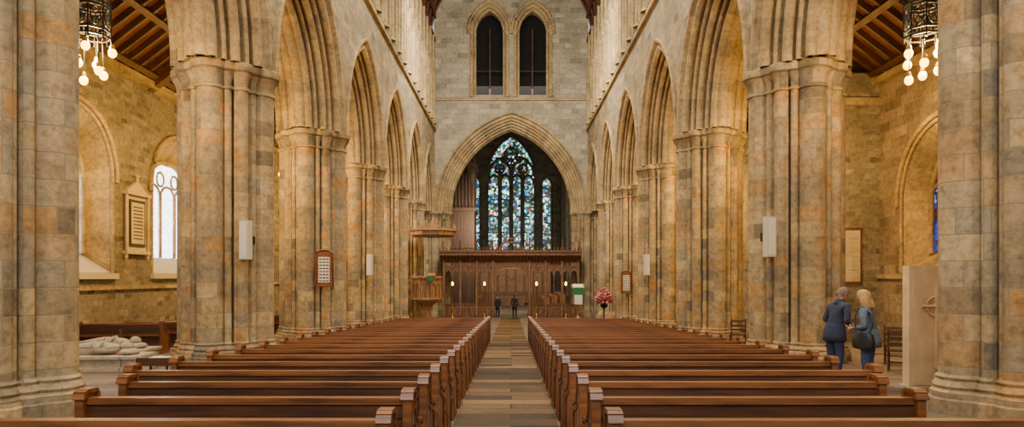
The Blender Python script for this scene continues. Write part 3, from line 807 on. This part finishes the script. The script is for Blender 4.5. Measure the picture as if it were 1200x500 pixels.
def person(name,x,y,yaw,H,jm,tm,hm,lean=0,headturn=0,headdown=0,longhair=False,arm='down',bag=False,fem=False,bulk=1.0):
    k=H/1.76
    L=radians(lean)
    def bend(p):
        v=Vector(p[:3])
        if v.z>.98:
            d=v-Vector((0,0,.98)); d=Matrix.Rotation(-L,3,'X')@d; v=Vector((0,0,.98))+d
        return v
    sw=.165 if fem else .185
    P=[];E=[]
    def add(x_,y_,z_,r,r2=None,par=None,b=True):
        v=bend((x_,y_,z_)) if b else Vector((x_,y_,z_))
        P.append((v.x,v.y,v.z,r,r2 or r)); 
        if par is not None: E.append((par,len(P)-1))
        return len(P)-1
    pel=add(0,0,.94,.15,.12)
    be=add(0,0,1.08,.135 if fem else .15,.11,pel)
    ch=add(0,0,1.24,.15,.12,be); uc=add(0,-.01,1.38,.13,.1,ch); nk=add(0,0,1.49,.058,.058,uc); add(0,.015,1.58,.055,.055,nk)
    hands=[]
    for s in (-1,1):
        hp_=add(s*.095,0,.86,.1,.1,pel,False); kn=add(s*.105,.02,.5,.07,.075,hp_,False); cf=add(s*.105,0,.36,.062,.065,kn,False)
        an=add(s*.105,-.02,.1,.042,.045,cf,False); add(s*.115,.1,.05,.042,.036,an,False); 
        sh=add(s*sw,0,1.4,.075,.075,uc)
        ua=add(s*(sw+.05),0,1.27,.06,.062,sh)
        if arm=='down' or (arm=='bag' and s>0):
            e=add(s*(sw+.075),-.03,1.12,.05,.05,ua); w=add(s*(sw+.07),.07,.9,.034,.034,e)
        else:
            e=add(s*(sw+.085),-.02,1.12,.052,.052,ua); w=add(s*(sw-.07),.2,1.10,.036,.036,e)
        hands.append((s,Vector(P[e][:3]),Vector(P[w][:3])))
    V,F=skinmesh(P,E,pel)
    mb=MB()
    def mf(c):
        if c.z<.1: return M_SHOE
        if c.z<.80: return tm
        if c.z>1.5 and abs(c.x)<.08: return M_SKIN
        return jm
    add_vf(mb,V,F,mf)
    rows=[]
    for (z,rx,ry) in ((1.08,.165,.135),(.98,.185,.155),(.86,.205,.17),(.76,.215,.175),(.765,.2,.16)):
        rows.append([bend((rx*cos(t*pi/12),ry*sin(t*pi/12)*(1+.04*sin(t*2.1)),z)) if z>.98 else Vector((rx*cos(t*pi/12),ry*sin(t*pi/12)*(1+.04*sin(t*2.1)),z)) for t in range(24)])
    mb.grid(rows,jm,closed=True)
    rows=[[bend((r*cos(t*pi/8),r*sin(t*pi/8)-.005,z)) for t in range(16)] for r,z in ((.1,1.44),(.085,1.5),(.078,1.54),(.07,1.53))]
    mb.grid(rows,jm,closed=True)
    for s,e,w in hands:
        d=(w-e).normalized(); side=Vector((0,1,0)) if abs(d.y)<.8 else Vector((0,0,1))
        side=(side-d*side.dot(d)).normalized(); nrm=d.cross(side).normalized()*s*-1
        HP=[(*(w-d*.02),.026,.022),(*(w+d*.05),.034,.016),(*(w+d*.085),.034,.014)]
        V,F=skinmesh(HP,[(0,1),(1,2)],0,1); add_vf(mb,V,F,lambda c:M_SKIN)
        for i,(o_,ln) in enumerate(((.03,.068),(.01,.078),(-.01,.073),(-.03,.058))):
            b0=w+d*.07+side*o_; p1=w+d*.1+side*o_; p2=p1+(d*.85+nrm*.4).normalized()*ln*.5; p3=p2+(d*.5+nrm*.8).normalized()*ln*.5
            V,F=skinmesh([(*b0,.009),(*p1,.009),(*p2,.008),(*p3,.0065)],[(0,1),(1,2),(2,3)],0,1); add_vf(mb,V,F,lambda c:M_SKIN)
        b0=w+d*.02+side*.02; p1=w+d*.045+side*.045; p2=p1+(d*.8+side*.35+nrm*.3).normalized()*.04
        V,F=skinmesh([(*b0,.011),(*p1,.01),(*p2,.008)],[(0,1),(1,2)],0,1); add_vf(mb,V,F,lambda c:M_SKIN)
    hc=bend((0,.03,1.645)); HR=Matrix.Rotation(radians(headturn),3,'Z')@Matrix.Rotation(-radians(headdown)-L,3,'X')
    rows=[];nu,nv=24,18
    for i in range(nv+1):
        t=pi*i/nv; row=[]
        for j in range(nu):
            a=2*pi*j/nu; X=sin(t)*cos(a);Y=sin(t)*sin(a);Z=cos(t)
            px,py,pz=.076*X,.097*Y,.118*Z
            if Z<0: px*=1+.28*Z; py*=1+.12*Z
            if Y>0:
                g=math.exp(-((X/.16)**2+((Z+.12)/.16)**2)); py+=.024*g
                g=math.exp(-((X/.3)**2+((Z+.75)/.2)**2)); py+=.012*g
                for q in (-.42,.42): py-=.010*math.exp(-(((X-q)/.18)**2+((Z-.06)/.12)**2))
                g=math.exp(-((X/.35)**2+((Z+.42)/.07)**2)); py+=.006*g
            row.append(hc+HR@Vector((px,py,pz)))
        rows.append(row)
    mb.grid(rows,M_SKIN,closed=True)
    for s in (-1,1):
        mb.ell(hc+HR@Vector((s*.031,.083,.008)),(.012,.008,.008),M_EYE,nu=8,nv=6,rot=HR)
        mb.ell(hc+HR@Vector((s*.078,-.005,-.005)),(.012,.02,.032),M_SKIN,nu=8,nv=6,rot=HR)
    mb.ell(hc+HR@Vector((0,.089,-.056)),(.024,.006,.006),plainlip,nu=8,nv=6,rot=HR)
    rows=[]
    for i in range(13):
        f=i/12; row=[]
        for j in range(28):
            a=2*pi*j/28; front=max(0,sin(a))
            tm_=(radians(118)-radians(62)*front**.8)
            t=tm_*f; n_=1+.03*sin(9*a)+.02*sin(17*a+i)
            row.append(hc+HR@Vector((.089*n_*sin(t)*cos(a),.108*n_*sin(t)*sin(a)-.008,.132*cos(t)+.002)))
        rows.append(row)
    mb.grid(rows,hm,closed=True)
    if longhair:
        rows=[]
        for i in range(9):
            f=i/8; row=[]
            for j in range(25):
                a=pi*.93+pi*1.14*j/24
                wv=1+.06*sin(5*a+3*f)
                w_=.1+.024*sin(pi*f)
                p=Vector((w_*wv*cos(a),(.112+.02*f)*sin(a)*wv+.01,.04-.26*f))
                row.append(hc+HR@p)
            rows.append(row)
        rows.append([hc+HR@Vector((0,-.03,-.23)) for j in range(25)])
        mb.grid(rows,hm)
    if bag:
        sx=-1
        mb.tube([bend((sx*.15,.09,1.44)),bend((sx*.17,.0,1.475)),bend((sx*.19,-.1,1.35)),bend((sx*.25,-.13,1.15)),bend((sx*.28,-.08,1.0))],.014,M_SHOE,n=6)
        mb.tube([bend((sx*.15,.09,1.44)),bend((sx*.22,.13,1.25)),bend((sx*.28,.1,1.0))],.014,M_SHOE,n=6)
        rows=[[Vector((sx*.29+a_*.055,.0+b_*.16*wd,z)) for a_,b_ in [(cos(t*pi/8),sin(t*pi/8)) for t in range(16)]] for z,wd in ((1.02,.7),(1.0,.9),(.88,1.05),(.78,1),(.75,.8),(.74,.1))]
        mb.grid(rows,M_SHOE,closed=True)
    o=mb.done(name,(x,y,fz(y)+.005)); o.scale=(k*bulk,k*bulk,k); o.rotation_euler=(0,0,radians(yaw))
    return o
JM=cloth('dark_navy_jacket','#2b3145'); JW=cloth('grey_blue_jacket','#5c6a76'); TM=cloth('blue_work_trousers','#303a58'); TW=cloth('blue_jeans','#3c4a68'); BK=cloth('black_coat','#101012')
HG=plain('auburn_grey_hair','#7a6055',rough=.8,nscale=60,var=.4); HB=plain('blonde_hair','#b98d52',rough=.6,nscale=60,var=.4); HD=plain('dark_hair','#1c120c',rough=.7)
person('standing_man',6.04,12.75,-75,1.78,JM,TM,HG,lean=13,headdown=18,headturn=-6,arm='hold',bulk=1.06)
person('standing_woman',6.1,11.65,48,1.70,JW,TW,HB,lean=4,headdown=10,longhair=True,arm='bag',bag=True,fem=True,bulk=1.12)
person('distant_visitor',-1.0,50.6,160,1.62,BK,BK,HD,headdown=5)
person('distant_visitor',.25,50.4,-10,1.7,BK,BK,HD)
def tomb(x,y,rot,L=2.1):
    mb=MB(); zt=.34
    mb.box(-L/2-.1,L/2+.1,-.5,.5,0,.1,M_TOMB); mb.box(-L/2,L/2,-.42,.42,.1,zt-.06,M_TOMB); mb.box(-L/2-.06,L/2+.06,-.48,.48,zt-.06,zt,M_TOMB)
    P=[(-.08,0,zt+.12,.13,.17),(.25,0,zt+.14,.13,.17),(.42,0,zt+.13,.1,.16),(.56,0,zt+.14,.06),(-.5,.09,zt+.12,.085),(-.5,-.09,zt+.12,.085),(-.85,.09,zt+.08,.06),(-.85,-.09,zt+.08,.06),(-.9,.1,zt+.2,.05),(-.9,-.1,zt+.2,.05),(.36,.2,zt+.12,.07),(.36,-.2,zt+.12,.07),(.1,.25,zt+.12,.055),(.1,-.25,zt+.12,.055),(.22,.03,zt+.29,.04),(.22,-.03,zt+.29,.04)]
    E=[(0,1),(1,2),(2,3),(0,4),(0,5),(4,6),(5,7),(6,8),(7,9),(2,10),(2,11),(10,12),(11,13),(12,14),(13,15)]
    V,F=skinmesh(P,E,0); add_vf(mb,V,F,lambda c:M_TOMB)
    mb.ell((.68,0,zt+.17),(.14,.1,.12),M_TOMB); mb.ell((.74,0,zt+.06),(.2,.26,.08),M_TOMB); mb.ell((-1.0,0,zt+.1),(.14,.22,.12),M_TOMB)
    mb.done('effigy_tomb',(x,y,fz(y)-.01)).rotation_euler=(0,0,rot)
tomb(-9.1,14.9,radians(5)); tomb(-9.9,16.7,radians(5))
mb=MB()
for px in (-.17,.17):
    for py in (-.12,.12): mb.tube([(px,py,0),(px,py,.68)],.015,M_IRON,n=6)
mb.box(-.22,.22,-.16,.16,.68,.71,M_PEWD); mb.box(-.22,.22,-.16,-.14,.71,.79,M_PEWD); mb.box(-.12,.12,-.1,.12,.71,.78,M_PAPER)
mb.done('leaflet_stand',(-4.75,9.2,fz(9.2)))

# ------------------------------------------------------------------ lighting
w=bpy.data.worlds.new('World'); SC.world=w; w.use_nodes=True
bg=w.node_tree.nodes['Background']; bg.inputs[0].default_value=(.97,.96,1,1); bg.inputs[1].default_value=.6
def area(name,loc,rot,sx,sy,e,col):
    d=bpy.data.lights.new(name,'AREA'); d.shape='RECTANGLE'; d.size=sx; d.size_y=sy; d.energy=e; d.color=col
    o=bpy.data.objects.new(name,d); COL.objects.link(o); o.location=loc; o.rotation_euler=rot; return o
for y,e in ((6,1900),(16,1900),(26,1900),(36,1900)): area('nave_overhead_fill',(0,y,19.4),(0,0,0),5,5,e,(1,.92,.76))  # added soft fill above the nave, kept out of view; no fixtures
area('nave_ceiling_fill',(0,30,18.6),(pi,0,0),4,30,900,(1,.85,.65))  # added upward fill to lift the dark ceiling; no fixture there
area('east_wall_fill',(0,37,16.5),(radians(82),0,0),9,3,2100,(1,.94,.82))  # added unseen fill aimed east to brighten the wall
area('screen_fill',(0,38,17),(radians(41),0,0),3,2,1300,(1,.85,.62))  # added unseen fill aimed down at the rood screen
area('west_window_light',(0,-3,9),(radians(78),0,0),7,7,1350,(1,.97,.94))
area('choir_fill',(0,57,17.5),(radians(25),0,0),7,5,800,(1,.88,.72))  # added overhead fill for the choir, not a fitting
for s in (-1,1):
    area('choir_side_fill',(s*2.0,56.2,6),(radians(78),0,0),2,2,700,(1,.72,.4))  # added warm fill behind the screen, facing away from camera

# ------------------------------------------------------------------ camera
cd=bpy.data.cameras.new('camera'); cam=bpy.data.objects.new('camera',cd); COL.objects.link(cam)
cam.location=(0,0,CAMZ); cam.rotation_euler=(radians(90),0,0)
cd.sensor_width=36; cd.lens=36*800/1200; cd.shift_y=73/1200; cd.shift_x=.0008; cd.clip_end=300
SC.camera=cam
